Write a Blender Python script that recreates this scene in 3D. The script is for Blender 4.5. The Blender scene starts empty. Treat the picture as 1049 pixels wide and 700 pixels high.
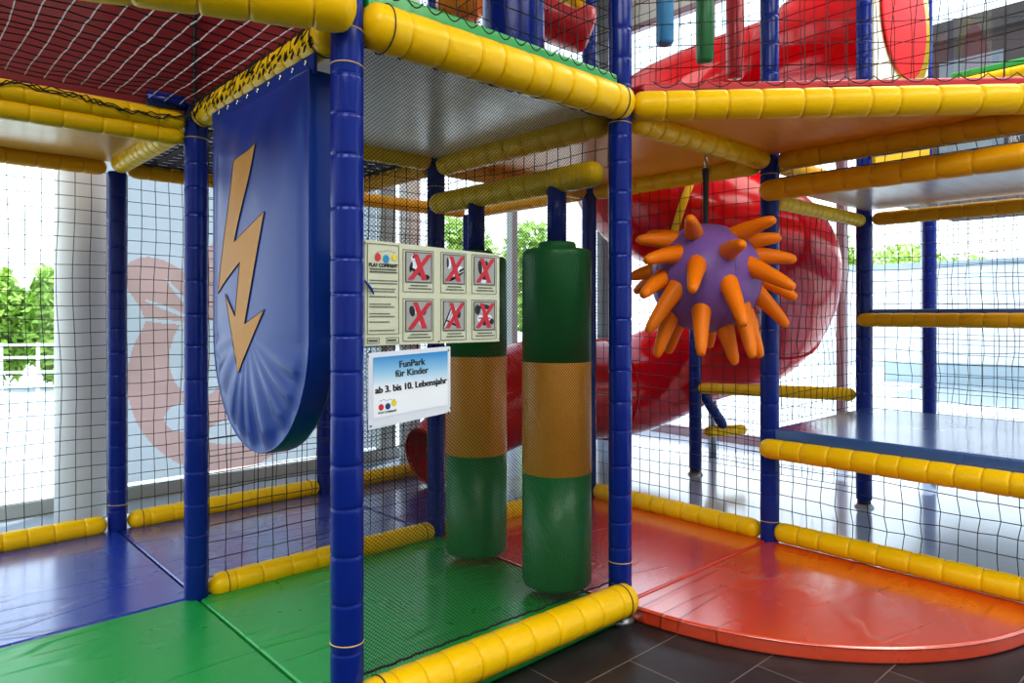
import bpy, bmesh, math, random
from mathutils import Vector, Matrix
random.seed(7)
col = bpy.context.scene.collection
PI = math.pi
A, B = 1.2241, 1.2373          # bay sizes of the steel frame (m)
MT = 0.063                     # top of the ground mats
CAM = Vector((-1.0094, -1.7944, 1.2265)); YAW = 0.8287; FPX = 723.1358
FW = Vector((math.cos(YAW), math.sin(YAW), 0)); RT = Vector((math.sin(YAW), -math.cos(YAW), 0)); UP = Vector((0, 0, 1))

# ------------------------------------------------------------------ materials
def lin(h):
    r, g, b = (h >> 16) & 255, (h >> 8) & 255, h & 255
    f = lambda c: (c/12.92 if c <= 0.04045 else ((c+0.055)/1.055)**2.4)
    return (f(r/255), f(g/255), f(b/255), 1)
def newmat(name):
    m = bpy.data.materials.new(name); m.use_nodes = True
    nt = m.node_tree; return m, nt, nt.nodes['Principled BSDF']
def vinyl(name, h, rough=0.3, bump=0.15, scale=14, coat=0.25, dist=0.004, var=0.12, spec=0.5, stretch=None, twist=0.0):
    m, nt, p = newmat(name)
    tc = nt.nodes.new('ShaderNodeTexCoord'); src = tc.outputs['Object']
    mp = nt.nodes.new('ShaderNodeMapping'); nt.links.new(src, mp.inputs[0])
    if stretch: mp.inputs['Scale'].default_value = stretch
    mp.inputs['Rotation'].default_value = (0, 0, twist)
    n = nt.nodes.new('ShaderNodeTexNoise'); n.inputs['Scale'].default_value = scale; n.inputs['Detail'].default_value = 3
    n.inputs['Distortion'].default_value = 0.6
    nt.links.new(mp.outputs[0], n.inputs['Vector'])
    b = nt.nodes.new('ShaderNodeBump'); b.inputs['Strength'].default_value = bump; b.inputs['Distance'].default_value = dist
    nt.links.new(n.outputs[0], b.inputs['Height']); nt.links.new(b.outputs[0], p.inputs['Normal'])
    n2 = nt.nodes.new('ShaderNodeTexNoise'); n2.inputs['Scale'].default_value = 2.3; n2.inputs['Detail'].default_value = 4
    nt.links.new(src, n2.inputs['Vector'])
    mx = nt.nodes.new('ShaderNodeMix'); mx.data_type = 'RGBA'
    c = lin(h); mx.inputs[6].default_value = tuple(v*(1-var) for v in c[:3])+(1,); mx.inputs[7].default_value = tuple(min(1, v*(1+var)) for v in c[:3])+(1,)
    nt.links.new(n2.outputs[0], mx.inputs[0]); nt.links.new(mx.outputs[2], p.inputs['Base Color'])
    rr = nt.nodes.new('ShaderNodeMapRange'); rr.inputs[3].default_value = rough*0.8; rr.inputs[4].default_value = rough*1.25
    nt.links.new(n2.outputs[0], rr.inputs[0]); nt.links.new(rr.outputs[0], p.inputs['Roughness'])
    p.inputs['Coat Weight'].default_value = coat; p.inputs['Coat Roughness'].default_value = 0.12
    p.inputs['Specular IOR Level'].default_value = spec
    return m
def wrinkled(name, h, rough=0.25, amp=0.010, seed=0.0, ang=0.5):
    """Loose vinyl sheet: long soft folds plus a fine grain."""
    m = vinyl(name, h, rough, 0.2, 60, 0.0, 0.0015, spec=0.8)
    nt = m.node_tree; p = nt.nodes['Principled BSDF']
    old = p.inputs['Normal'].links[0].from_node
    tc = nt.nodes.new('ShaderNodeTexCoord'); mp = nt.nodes.new('ShaderNodeMapping')
    mp.inputs['Location'].default_value = (seed, seed*1.7, 0); mp.inputs['Rotation'].default_value = (0, 0, ang)
    mp.inputs['Scale'].default_value = (0.9, 4.2, 1)
    nt.links.new(tc.outputs['Object'], mp.inputs[0])
    n = nt.nodes.new('ShaderNodeTexNoise'); n.inputs['Scale'].default_value = 1.6; n.inputs['Detail'].default_value = 0.5; n.inputs['Distortion'].default_value = 0.15
    nt.links.new(mp.outputs[0], n.inputs['Vector'])
    def mth(op, a, b2=None, v=0.0):
        q = nt.nodes.new('ShaderNodeMath'); q.operation = op; nt.links.new(a, q.inputs[0])
        if b2 is not None: nt.links.new(b2, q.inputs[1])
        else: q.inputs[1].default_value = v
        return q.outputs[0]
    ab = mth('ABSOLUTE', mth('SUBTRACT', n.outputs[0], v=0.5))
    rg = nt.nodes.new('ShaderNodeMapRange'); rg.interpolation_type = 'SMOOTHERSTEP'; rg.inputs[1].default_value = 0.0; rg.inputs[2].default_value = 0.05; rg.inputs[3].default_value = 1; rg.inputs[4].default_value = 0
    nt.links.new(ab, rg.inputs[0])
    nm = nt.nodes.new('ShaderNodeTexNoise'); nm.inputs['Scale'].default_value = 2.2; nm.inputs['Detail'].default_value = 1; nt.links.new(tc.outputs['Object'], nm.inputs['Vector'])
    mk = nt.nodes.new('ShaderNodeMapRange'); mk.inputs[1].default_value = 0.45; mk.inputs[2].default_value = 0.65; nt.links.new(nm.outputs[0], mk.inputs[0])
    r_ = mth('MULTIPLY', rg.outputs[0], mk.outputs[0])
    r = r_.node
    b = nt.nodes.new('ShaderNodeBump'); b.inputs['Strength'].default_value = 0.8; b.inputs['Distance'].default_value = amp*0.95
    nt.links.new(r.outputs[0], b.inputs['Height']); nt.links.new(old.outputs[0], b.inputs['Normal'])
    nt.links.new(b.outputs[0], p.inputs['Normal'])
    return m
def plain(name, h, rough=0.5, metal=0.0, coat=0.0, emit=None):
    m, nt, p = newmat(name)
    p.inputs['Base Color'].default_value = lin(h); p.inputs['Roughness'].default_value = rough; p.inputs['Metallic'].default_value = metal
    p.inputs['Coat Weight'].default_value = coat
    if emit: p.inputs['Emission Color'].default_value = lin(h); p.inputs['Emission Strength'].default_value = emit
    return m
def wood(name, h1, h2, rough=0.22, streak=(0.6, 9, 1)):
    m, nt, p = newmat(name)
    tc = nt.nodes.new('ShaderNodeTexCoord'); mp = nt.nodes.new('ShaderNodeMapping'); mp.inputs['Scale'].default_value = streak
    nt.links.new(tc.outputs['Object'], mp.inputs[0])
    n = nt.nodes.new('ShaderNodeTexNoise'); n.inputs['Scale'].default_value = 3; n.inputs['Detail'].default_value = 5
    nt.links.new(mp.outputs[0], n.inputs['Vector'])
    mx = nt.nodes.new('ShaderNodeMix'); mx.data_type = 'RGBA'; mx.inputs[6].default_value = lin(h1); mx.inputs[7].default_value = lin(h2)
    nt.links.new(n.outputs[0], mx.inputs[0]); nt.links.new(mx.outputs[2], p.inputs['Base Color'])
    b = nt.nodes.new('ShaderNodeBump'); b.inputs['Strength'].default_value = 0.25; b.inputs['Distance'].default_value = 0.004
    nt.links.new(n.outputs[0], b.inputs['Height']); nt.links.new(b.outputs[0], p.inputs['Normal'])
    p.inputs['Roughness'].default_value = rough; p.inputs['Coat Weight'].default_value = 0.0; p.inputs['Specular IOR Level'].default_value = 0.9
    return m
M = {}
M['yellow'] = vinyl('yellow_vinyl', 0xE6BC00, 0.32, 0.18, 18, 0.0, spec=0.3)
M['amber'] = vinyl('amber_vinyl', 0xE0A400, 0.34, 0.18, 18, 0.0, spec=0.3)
M['post'] = vinyl('blue_sleeve_vinyl', 0x052680, 0.2, 0.10, 22, 0.0, spec=0.3)
M['navy'] = plain('navy_base', 0x0B1740, 0.5)
M['pad'] = vinyl('blue_pad_vinyl', 0x0A3688, 0.30, 0.12, 6, 0.0, 0.004, spec=0.4)
M['gold'] = vinyl('gold_vinyl', 0xB4823A, 0.45, 0.3, 16, 0.0, spec=0.25)
M['matblue'] = wrinkled('blue_mat_vinyl', 0x123A9C, 0.26, 0.012, 1.3, 0.2)
M['matblue2'] = wrinkled('violet_blue_mat_vinyl', 0x24348C, 0.27, 0.012, 4.1, 1.0)
M['matgreen'] = wrinkled('green_mat_vinyl', 0x1E9440, 0.28, 0.006, 2.2, 0.9)
M['matred'] = wrinkled('orange_red_mat_vinyl', 0xD03414, 0.25, 0.010, 6.5, -0.35)
M['matred2'] = wrinkled('orange_red_round_mat_vinyl', 0xD84412, 0.27, 0.010, 3.1, 0.1)
M['matred2'].node_tree.nodes['Principled BSDF'].inputs['Coat Weight'].default_value = 1.0
M['matred'].node_tree.nodes['Principled BSDF'].inputs['Coat Weight'].default_value = 0.7
for k_ in ('matred', 'matred2', 'matblue', 'matblue2'):
    q_ = M[k_].node_tree.nodes['Principled BSDF']; q_.inputs['Coat Weight'].default_value = 1.0; q_.inputs['Coat IOR'].default_value = 2.4 if 'red' in k_ else 1.6; q_.inputs['Coat Roughness'].default_value = 0.17
M['green'] = vinyl('green_vinyl', 0x14743A, 0.38, 0.15, 20, 0.1)
M['ochre'] = vinyl('ochre_vinyl', 0xC98A20, 0.38, 0.15, 20, 0.1)
M['slide'] = vinyl('red_fibreglass', 0xC80412, 0.15, 0.05, 6, 0.0, spec=0.45)
M['slidein'] = plain('red_mouth', 0xE80A10, 0.5)
M['redwall'] = vinyl('dark_red_vinyl', 0x70000E, 0.6, 0.3, 6, 0.05)
M['redroll'] = vinyl('red_vinyl', 0xB41E2A, 0.35, 0.1, 14)
M['orangeroll'] = vinyl('orange_roll_vinyl', 0xE08A2A, 0.35, 0.1, 14)
M['cyan'] = vinyl('cyan_vinyl', 0x2F86B8, 0.35, 0.1, 14)
M['purple'] = vinyl('purple_vinyl', 0x7A5AA0, 0.40, 0.15, 12, 0.0, spec=0.3)
M['orange'] = vinyl('orange_vinyl', 0xE07C04, 0.42, 0.15, 16, 0.0, spec=0.3)
M['net'] = plain('black_net_cord', 0x0A0A0C, 0.6)
M['netw'] = plain('glint_net_cord', 0xD8D0D0, 0.5)  # bright reflection on the cords, put into their colour as white
M['finenet'] = plain('fine_dark_net_thread', 0x0C1010, 0.6)
M['strap'] = plain('black_webbing', 0x14161C, 0.6)
M['tie'] = plain('cable_tie', 0xC8A85C, 0.3)
M['chrome'] = plain('chrome', 0xC8CCD0, 0.2, 1.0)
M['base'] = plain('galvanised', 0x9CA2A8, 0.35, 0.8)
M['deckwhite'] = wood('reflection_pale_plywood', 0xE8DCC8, 0xFFFAF0, 0.25)  # whitish window reflection on the board, put into its base colour
M['deckorange'] = wood('varnished_plywood', 0xEE9610, 0xFFBE38, 0.32)
M['deckgold'] = wood('golden_plywood', 0xD29A3A, 0xE0AC50, 0.18)
M['steplight'] = wood('light_plywood', 0xC0B4A4, 0xDAD4CC, 0.22, (0.5, 7, 1))
M['stepblue'] = vinyl('step_blue_vinyl', 0x3A5E9C, 0.28, 0.1, 6, 0.8)
M['board'] = plain('sign_ivory', 0xC0C4AE, 0.4)
M['white'] = plain('sign_white', 0xD2D8E4, 0.4)
M['grey'] = plain('picture_grey', 0x9A9C9C, 0.5)
M['ink'] = plain('ink_black', 0x141416, 0.5)
M['inkline'] = plain('ink_line', 0x4A4A48, 0.5)
M['xred'] = plain('cross_red', 0xB81E34, 0.5)
M['dotred'] = plain('dot_red', 0xC23038, 0.5); M['dotblue'] = plain('dot_blue', 0x1E86B4, 0.5); M['dotyellow'] = plain('dot_yellow', 0xD8C826, 0.5); M['dotnavy'] = plain('dot_navy', 0x24427A, 0.5)
M['cream'] = plain('cream_panel', 0xE8E4CC, 0.4); M['yellowpl'] = plain('yellow_plastic', 0xE8BC14, 0.3)
M['plaster'] = plain('white_plaster', 0xE4E2DA, 0.8)
M['frame'] = plain('window_frame_grey', 0xA4A8A4, 0.4)
M['mullion'] = plain('mullion_rose_grey', 0xA0888C, 0.5)
M['column'] = vinyl('grey_column_paint', 0xF4F4F0, 0.7, 0.1, 8, 0.0)
M['columndark'] = plain('dark_grey_column', 0x6A6E72, 0.6)
M['terrace'] = vinyl('pale_paving', 0xD8DAD8, 0.8, 0.2, 3, 0.0)
M['leaf'] = vinyl('leaf_green', 0xA4C456, 0.6, 0.0, 3, 0.0, var=0.45)
M['leaf'].node_tree.nodes['Principled BSDF'].inputs['Transmission Weight'].default_value = 0.0
M['trunk'] = plain('bark', 0x5A4632, 0.8)
M['rail'] = plain('white_railing', 0xF4F6F8, 0.5)
M['facade'] = vinyl('grey_brown_facade', 0x4A3E3E, 0.8, 0.1, 3, 0.0)
M['facadetrim'] = plain('facade_roof_edge', 0x3A3230, 0.7)
M['parapet'] = plain('parapet_blue_grey', 0xB8C4CC, 0.7)
# gradient sign print
def gradmat():
    m, nt, p = newmat('sign_print_gradient')
    tc = nt.nodes.new('ShaderNodeTexCoord'); s = nt.nodes.new('ShaderNodeSeparateXYZ'); nt.links.new(tc.outputs['Object'], s.inputs[0])
    mr = nt.nodes.new('ShaderNodeMapRange'); mr.inputs[1].default_value = 0.0; mr.inputs[2].default_value = 0.095
    nt.links.new(s.outputs[2], mr.inputs[0])
    r = nt.nodes.new('ShaderNodeValToRGB'); r.color_ramp.elements[0].color = lin(0xE2E8F0); r.color_ramp.elements[1].color = lin(0x2C8AC8)
    e = r.color_ramp.elements.new(0.5); e.color = lin(0x90C0E0)
    nt.links.new(mr.outputs[0], r.inputs[0]); nt.links.new(r.outputs[0], p.inputs['Base Color']); p.inputs['Roughness'].default_value = 0.35
    return m
M['signgrad'] = gradmat()
# tiles
def tilemat():
    m, nt, p = newmat('dark_floor_tiles')
    tc = nt.nodes.new('ShaderNodeTexCoord'); mp = nt.nodes.new('ShaderNodeMapping'); mp.inputs['Location'].default_value = (-0.09, 0.554, 0)
    nt.links.new(tc.outputs['Object'], mp.inputs[0])
    br = nt.nodes.new('ShaderNodeTexBrick'); br.inputs['Scale'].default_value = 1; br.inputs['Brick Width'].default_value = 0.6; br.inputs['Row Height'].default_value = 0.325
    br.inputs['Mortar Size'].default_value = 0.0022; br.inputs['Color1'].default_value = lin(0x3A3234); br.inputs['Color2'].default_value = lin(0x443B3C); br.inputs['Mortar'].default_value = lin(0x8A8484)
    nt.links.new(mp.outputs[0], br.inputs[0])
    n = nt.nodes.new('ShaderNodeTexNoise'); n.inputs['Scale'].default_value = 9; n.inputs['Detail'].default_value = 6; nt.links.new(tc.outputs['Object'], n.inputs[0])
    mx = nt.nodes.new('ShaderNodeMix'); mx.data_type = 'RGBA'; mx.blend_type = 'MULTIPLY'; mx.inputs[0].default_value = 0.5
    nt.links.new(br.outputs[0], mx.inputs[6]); nt.links.new(n.outputs[0], mx.inputs[7]); nt.links.new(mx.outputs[2], p.inputs['Base Color'])
    mr = nt.nodes.new('ShaderNodeMapRange'); mr.inputs[3].default_value = 0.28; mr.inputs[4].default_value = 0.5; nt.links.new(n.outputs[0], mr.inputs[0]); nt.links.new(mr.outputs[0], p.inputs['Roughness'])
    p.inputs['Specular IOR Level'].default_value = 0.35; p.inputs['Coat Weight'].default_value = 0.0
    return m
M['tile'] = tilemat()
def glassmat(name, tint=0xFFFFFF, refl=0.06):
    m = bpy.data.materials.new(name); m.use_nodes = True; nt = m.node_tree; nt.nodes.clear()
    o = nt.nodes.new('ShaderNodeOutputMaterial'); t = nt.nodes.new('ShaderNodeBsdfTransparent'); t.inputs[0].default_value = lin(tint)
    g = nt.nodes.new('ShaderNodeBsdfGlossy'); g.inputs['Roughness'].default_value = 0.02
    x = nt.nodes.new('ShaderNodeMixShader'); x.inputs[0].default_value = refl
    nt.links.new(t.outputs[0], x.inputs[1]); nt.links.new(g.outputs[0], x.inputs[2]); nt.links.new(x.outputs[0], o.inputs[0]); return m
M['glass'] = glassmat('window_glass', 0xF4FAFA)
def filmmat(name, h, alpha, tr=None):
    m = bpy.data.materials.new(name); m.use_nodes = True; nt = m.node_tree; nt.nodes.clear()
    o = nt.nodes.new('ShaderNodeOutputMaterial'); t = nt.nodes.new('ShaderNodeBsdfTransparent'); t.inputs[0].default_value = tr or lin(h)
    g = nt.nodes.new('ShaderNodeBsdfTranslucent'); g.inputs[0].default_value = lin(h)
    x = nt.nodes.new('ShaderNodeMixShader'); x.inputs[0].default_value = alpha
    nt.links.new(t.outputs[0], x.inputs[1]); nt.links.new(g.outputs[0], x.inputs[2]); nt.links.new(x.outputs[0], o.inputs[0]); return m
M['film'] = filmmat('frosted_film', 0xF0F2F4, 0.4, (0.34,0.352,0.37,1))
M['pink'] = glassmat('pink_sticker_film', 0xFFD2C6, 0.0)
M['palefilm'] = filmmat('pale_sticker_film', 0xE8ECEE, 0.7)

# ------------------------------------------------------------------ mesh builder
class MB:
    def __init__(s): s.v = []; s.f = []; s.sm = []
    def add(s, vs, fs, smooth=False):
        o = len(s.v); s.v += [tuple(v) for v in vs]; s.f += [tuple(i+o for i in f) for f in fs]; s.sm += [smooth]*len(fs); return s
    def build(s, name, mat, parent=None, bevel=None):
        me = bpy.data.meshes.new(name); me.from_pydata(s.v, [], s.f); me.polygons.foreach_set('use_smooth', s.sm); me.update()
        o = bpy.data.objects.new(name, me); col.objects.link(o); me.materials.append(mat)
        if parent:
            o.parent = parent
            off = parent.location
            if off.length > 0:
                for v in me.vertices: v.co -= off
        if bevel:
            b = o.modifiers.new('bevel', 'BEVEL'); b.width = bevel; b.segments = 3; b.limit_method = 'ANGLE'
            me.polygons.foreach_set('use_smooth', [True]*len(me.polygons))
            w = o.modifiers.new('wn', 'WEIGHTED_NORMAL'); w.keep_sharp = True
        return o
    def box(s, a, b):
        (x0, y0, z0), (x1, y1, z1) = a, b
        return s.add([(x0,y0,z0),(x1,y0,z0),(x1,y1,z0),(x0,y1,z0),(x0,y0,z1),(x1,y0,z1),(x1,y1,z1),(x0,y1,z1)],
                     [(0,3,2,1),(4,5,6,7),(0,1,5,4),(1,2,6,5),(2,3,7,6),(3,0,4,7)])
    def prism(s, pts, z0, z1):       # polygon in xy (CCW) extruded in z
        n = len(pts)
        return s.add([(p[0],p[1],z0) for p in pts]+[(p[0],p[1],z1) for p in pts],
                     [tuple(range(n-1,-1,-1)), tuple(range(n, 2*n))]+[(i,(i+1)%n,(i+1)%n+n,i+n) for i in range(n)])
    def lathe(s, p, q, prof, n=20, cap=True, smooth=True):   # prof: [(dist along, radius)]
        p = Vector(p); q = Vector(q); d = (q-p).normalized()
        a = d.orthogonal().normalized(); b = d.cross(a)
        vs = []; fs = []
        for (t, r) in prof:
            for k in range(n):
                an = 2*PI*k/n; vs.append(p+d*t+(a*math.cos(an)+b*math.sin(an))*r)
        for i in range(len(prof)-1):
            for k in range(n): fs.append((i*n+k, i*n+(k+1)%n, (i+1)*n+(k+1)%n, (i+1)*n+k))
        if cap:
            fs.append(tuple(range(n-1,-1,-1))); fs.append(tuple((len(prof)-1)*n+k for k in range(n)))
        return s.add(vs, fs, smooth)
    def tube(s, pts, r, n=6, closed=False, smooth=True):
        pts = [Vector(p) for p in pts]; m = len(pts); rs = r if isinstance(r, (list, tuple)) else [r]*m
        vs = []; fs = []; a = None
        for i, p in enumerate(pts):
            if closed: d = (pts[(i+1)%m]-pts[i-1]).normalized()
            else: d = (pts[min(i+1, m-1)]-pts[max(i-1, 0)]).normalized()
            a = d.orthogonal().normalized() if a is None else (a-d*a.dot(d)).normalized()
            b = d.cross(a)
            for k in range(n):
                an = 2*PI*k/n; vs.append(p+(a*math.cos(an)+b*math.sin(an))*rs[i])
        for i in range(m if closed else m-1):
            j = (i+1) % m
            for k in range(n): fs.append((i*n+k, i*n+(k+1)%n, j*n+(k+1)%n, j*n+k))
        return s.add(vs, fs, smooth)
    def ring(s, c, d, R, r, n=28, m=6):
        c = Vector(c); d = Vector(d).normalized(); a = d.orthogonal().normalized(); b = d.cross(a)
        return s.tube([c+(a*math.cos(2*PI*k/n)+b*math.sin(2*PI*k/n))*R for k in range(n)], r, m, True)

def tag(o, label=None, cat=None, group=None, kind=None):
    if label: o['kind'] = 'thing'
    if label: o['label'] = label
    if cat: o['category'] = cat
    if group: o['group'] = group
    if kind: o['kind'] = kind
    return o
def empty(name, loc, label=None, cat=None, group=None):
    o = bpy.data.objects.new(name, None); o.location = loc; col.objects.link(o); return tag(o, label, cat, group)
def struct(o): o['kind'] = 'structure'; return o

# ------------------------------------------------------------------ frame elements
def seg_profile(L, r, seg, groove, puff, endround, rnd):
    """Quilted sleeve: bulging segments parted by stitched grooves."""
    cuts = [0.0]
    while cuts[-1] < L-seg*0.8: cuts.append(cuts[-1]+seg*rnd.uniform(0.8, 1.25))
    k = L/cuts[-1]; cuts = [c*k for c in cuts]
    pr = []
    for i in range(len(cuts)-1):
        a, b = cuts[i], cuts[i+1]
        for t in (0.0, 0.022, 0.09, 0.3, 0.5, 0.7, 0.91, 0.978):
            e = r*(1-groove) if t == 0 else r*(1-groove*0.25) if t in (0.022, 0.978) else r*(1+puff*math.sin(PI*t))
            pr.append((a+(b-a)*t, e))
    pr.append((L, r*(1-groove)))
    if endround:
        out = [(0, r*0.35)]
        for (t, e) in pr[1:-1]:
            m = min(t, L-t); f = math.sqrt(max(0, 1-(1-min(1, m/endround))**2)); out.append((t, max(r*0.35, e*f)))
        out.append((L, r*0.35)); pr = out
        # denser ends
        ex = [(endround*x, r*math.sqrt(1-(1-x)**2)) for x in (0.06, 0.2, 0.45, 0.75)]
        pr = [(0, r*0.15)]+ex+[p for p in pr if endround < p[0] < L-endround]+[(L-t, e) for t, e in reversed(ex)]+[(L, r*0.15)]
    return pr
def post(i, j, z0, z1, label, ties=(), r=0.0465, foot=None, mat='post'):
    x, y = i*A, j*B; rnd = random.Random(int(i*31+j*77+100))
    root = empty('padded_post', (x, y, z0), label, 'post', 'blue padded posts of the play frame')
    MB().lathe((x,y,z0+0.055), (x,y,z1), seg_profile(z1-z0-0.055, r, 0.118, 0.06, 0.002, 0, rnd), 28).build('foam_sleeve', M[mat], root)
    MB().lathe((x,y,z0), (x,y,z1), [(0, r*0.86), (0.07, r*0.86)], 24).build('sleeve_end', M['navy'], root)
    if z0 < 0.01: MB().lathe((x,y,0), (x,y,1), [(0, r*1.22), (0.012, r*1.22), (0.016, r*1.1), (0.03, r*0.9)], 24).build('base_plate', M['base'], root)
    for z in ties: MB().ring((x,y,z), (0.06,0.03,1), r*1.0, 0.0022).build('cable_tie', M['tie'], root)
    return root
def beam(p, q, r, label, mat='yellow', seg=0.105, name='padded_beam', cat='beam', tie=False, group='yellow padded beams of the play frame', ends=0.045, puff=0.025):
    p = Vector(p); q = Vector(q); L = (q-p).length; rnd = random.Random(int(abs(p.x*13+p.y*71+p.z*37)*100))
    root = empty(name, (p+q)/2, label, cat, group)
    MB().lathe(p, q, seg_profile(L, r, seg, 0.115, puff, ends, rnd), 24).build('quilted_sleeve', M[mat], root)
    d = (q-p).normalized()
    for t in ([0.07, L-0.07] if tie else []): MB().ring(p+d*t, d, r*1.05, 0.0018).build('cord_loop', M['navy'], root)
    return root

P = {}
post(0,0,0,3.0,'nearest and thickest blue padded post, left of the two signs',(2.03,1.93,0.3))
post(1,0,0,3.6,'blue padded post right of the big green and ochre cylinder, at front corner',(2.10,1.99,0.24))
post(2,0,0,3.6,'blue padded post right behind the spiky ball',(0.16,1.95))
post(3,0,0,3.6,'blue padded post at the far end of the low blue platform')
post(4,0,0,2.0,'blue padded post seen beyond the low blue platform, against the bright windows')
post(0,1,0,2.09,'blue padded post left of the lightning pad, between blue and green mats',(1.95,))
post(0,2,0,2.0,'blue padded post nearest the grey column at far left',(0.2,))
post(1,1,0,3.6,'blue padded post just left of the rear punching cylinder',(1.9,))
post(1,2,0,2.0,'blue padded post half hidden behind the lightning pad, by the window')
post(2,1,0,3.6,'blue padded post between front cylinder top and front corner post, far back')
post(2,2,0,2.0,'thin looking far blue post beside the rear cylinder rod')
post(3,1,0,1.42,'short blue padded post beneath the spiky ball, in the slide turn')

Rb = 0.050
# deck level front
beam((0.035,-0.02,2.061),(A+0.02,-0.02,2.068),0.068,'thick yellow padded beam under the green deck edge, front top',tie=True,puff=0.018)
beam((0.0,-0.06,0.134),(A-0.005,-0.06,0.114),0.062,'yellow padded beam at the bottom front, over the green mat edge',tie=True,puff=0.018)
beam((A+0.03,-0.03,2.062),(2*A-0.02,-B-0.02,2.062),0.058,'long level yellow padded beam under the red deck edge',puff=0.02,seg=0.125)
beam((-0.01,-0.07,2.075),(-A,0.455,2.075),0.072,'big yellow padded beam at top left running left from the nearest post',puff=0.03,seg=0.13)
beam((0,0.06,2.045),(0,B-0.05,2.035),Rb,'shiny yellow padded beam holding the blue lightning pad',tie=True,seg=0.09)
beam((0,B+0.05,2.035),(0,2*B-0.04,2.035),Rb,'shiny yellow padded beam between the two left blue posts',seg=0.08)
beam((-0.04,B,2.015),(-A,B,2.015),0.036,'upper of two yellow beams at left edge, under the dark red wall',mat='yellow')
beam((-0.04,B+0.02,1.955),(-A,B+0.02,1.955),0.036,'lower of two yellow beams at left edge, along the golden deck',mat='yellow')
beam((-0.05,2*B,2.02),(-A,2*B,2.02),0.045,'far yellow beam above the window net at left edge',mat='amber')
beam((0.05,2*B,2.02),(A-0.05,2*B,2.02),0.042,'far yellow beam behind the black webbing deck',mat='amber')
beam((0.06,B,2.035),(A-0.04,B,2.035),Rb,'yellow beam behind the fine net, left half under the pale deck')
beam((A,0.06,2.01),(A,B-0.04,2.01),0.055,'yellow beam behind the fine net, above the cylinder bar')
beam((A-0.09,0.022,1.79),(A-0.09,1.14,1.79),0.052,'yellow bar carrying the two hanging punching cylinders',ends=0.05)
beam((A+0.06,0,2.02),(2*A-0.05,0,2.02),Rb,'yellow beam the spiky ball hangs from')
beam((2*A,0.05,2.015),(2*A,B-0.05,2.015),Rb,'yellow beam in front of the red tube at deck height')
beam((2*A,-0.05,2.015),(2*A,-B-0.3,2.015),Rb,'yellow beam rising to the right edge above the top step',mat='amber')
beam((A+0.05,B,2.015),(2*A-0.05,B,2.015),0.046,'orange beam behind the far left of the cylinder bar',mat='amber')
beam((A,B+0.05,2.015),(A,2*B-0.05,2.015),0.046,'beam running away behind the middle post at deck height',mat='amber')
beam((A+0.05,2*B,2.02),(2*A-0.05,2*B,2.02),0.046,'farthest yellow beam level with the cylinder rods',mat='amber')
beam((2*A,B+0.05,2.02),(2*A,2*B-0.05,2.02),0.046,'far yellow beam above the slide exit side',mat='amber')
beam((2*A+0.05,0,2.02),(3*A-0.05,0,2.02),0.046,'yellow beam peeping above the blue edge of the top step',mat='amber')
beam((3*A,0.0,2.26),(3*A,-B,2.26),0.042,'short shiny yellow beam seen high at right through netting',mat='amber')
# floor rails
beam((0.05,B,0.088),(A-0.02,B,0.088),Rb,'yellow floor rail between green mat and inner blue mat',tie=True)
beam((A+0.05,B,0.088),(2*A-0.05,B,0.088),Rb,'yellow floor rail glimpsed between the two cylinders')
beam((-0.05,2*B,0.10),(-A,2*B,0.10),Rb,'yellow floor rail at left edge along the blue mat',seg=0.115)
beam((0.05,2*B,0.10),(A-0.04,2*B,0.10),Rb,'yellow floor rail under the window behind the lightning pad',tie=True)
beam((A+0.04,2*B,0.10),(2*A-0.04,2*B,0.10),Rb,'yellow floor rail in front of the red slide exit')
beam((2*A,0.05,0.10),(2*A,B-0.05,0.10),Rb,'yellow floor rail behind the inner red mat')
beam((2*A,-0.03,0.113),(2*A,-B-0.2,0.113),Rb,'yellow floor rail along the straight side of the round red mat',seg=0.115)
# steps
beam((2*A-0.06,0.02,0.545),(2*A-0.06,-B-0.2,0.545),Rb,'yellow front beam of the low blue platform',seg=0.115,puff=0.018)
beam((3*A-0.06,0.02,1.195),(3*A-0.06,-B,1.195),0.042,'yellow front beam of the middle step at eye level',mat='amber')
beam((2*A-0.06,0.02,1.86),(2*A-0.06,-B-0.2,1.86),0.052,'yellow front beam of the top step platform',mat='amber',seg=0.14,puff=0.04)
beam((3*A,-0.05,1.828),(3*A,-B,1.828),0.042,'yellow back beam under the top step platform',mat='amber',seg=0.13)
beam((2*A+0.05,0,1.82),(3*A-0.04,0,1.82),0.040,'shiny yellow side beam under the top step platform',seg=0.07)
beam((3*A,B-0.03,0.67),(3*A,0.05,0.715),0.042,'yellow bar joining the short post to the platform post',seg=0.15,puff=0.01)
def cam_at(x, y, d): return CAM+FW*d+RT*((x-524.5)/FPX*d)-UP*((y-322.73)/FPX*d)
beam(cam_at(722,443,5.6),cam_at(764,440,5.75),0.042,'little yellow bar low beside the short post under the slide')
beam(cam_at(719,402,5.5),cam_at(742,438,5.65),0.04,'slanting blue padded strut under the little slide bar',mat='post',group='blue padded struts',name='padded_strut',cat='strut')

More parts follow.
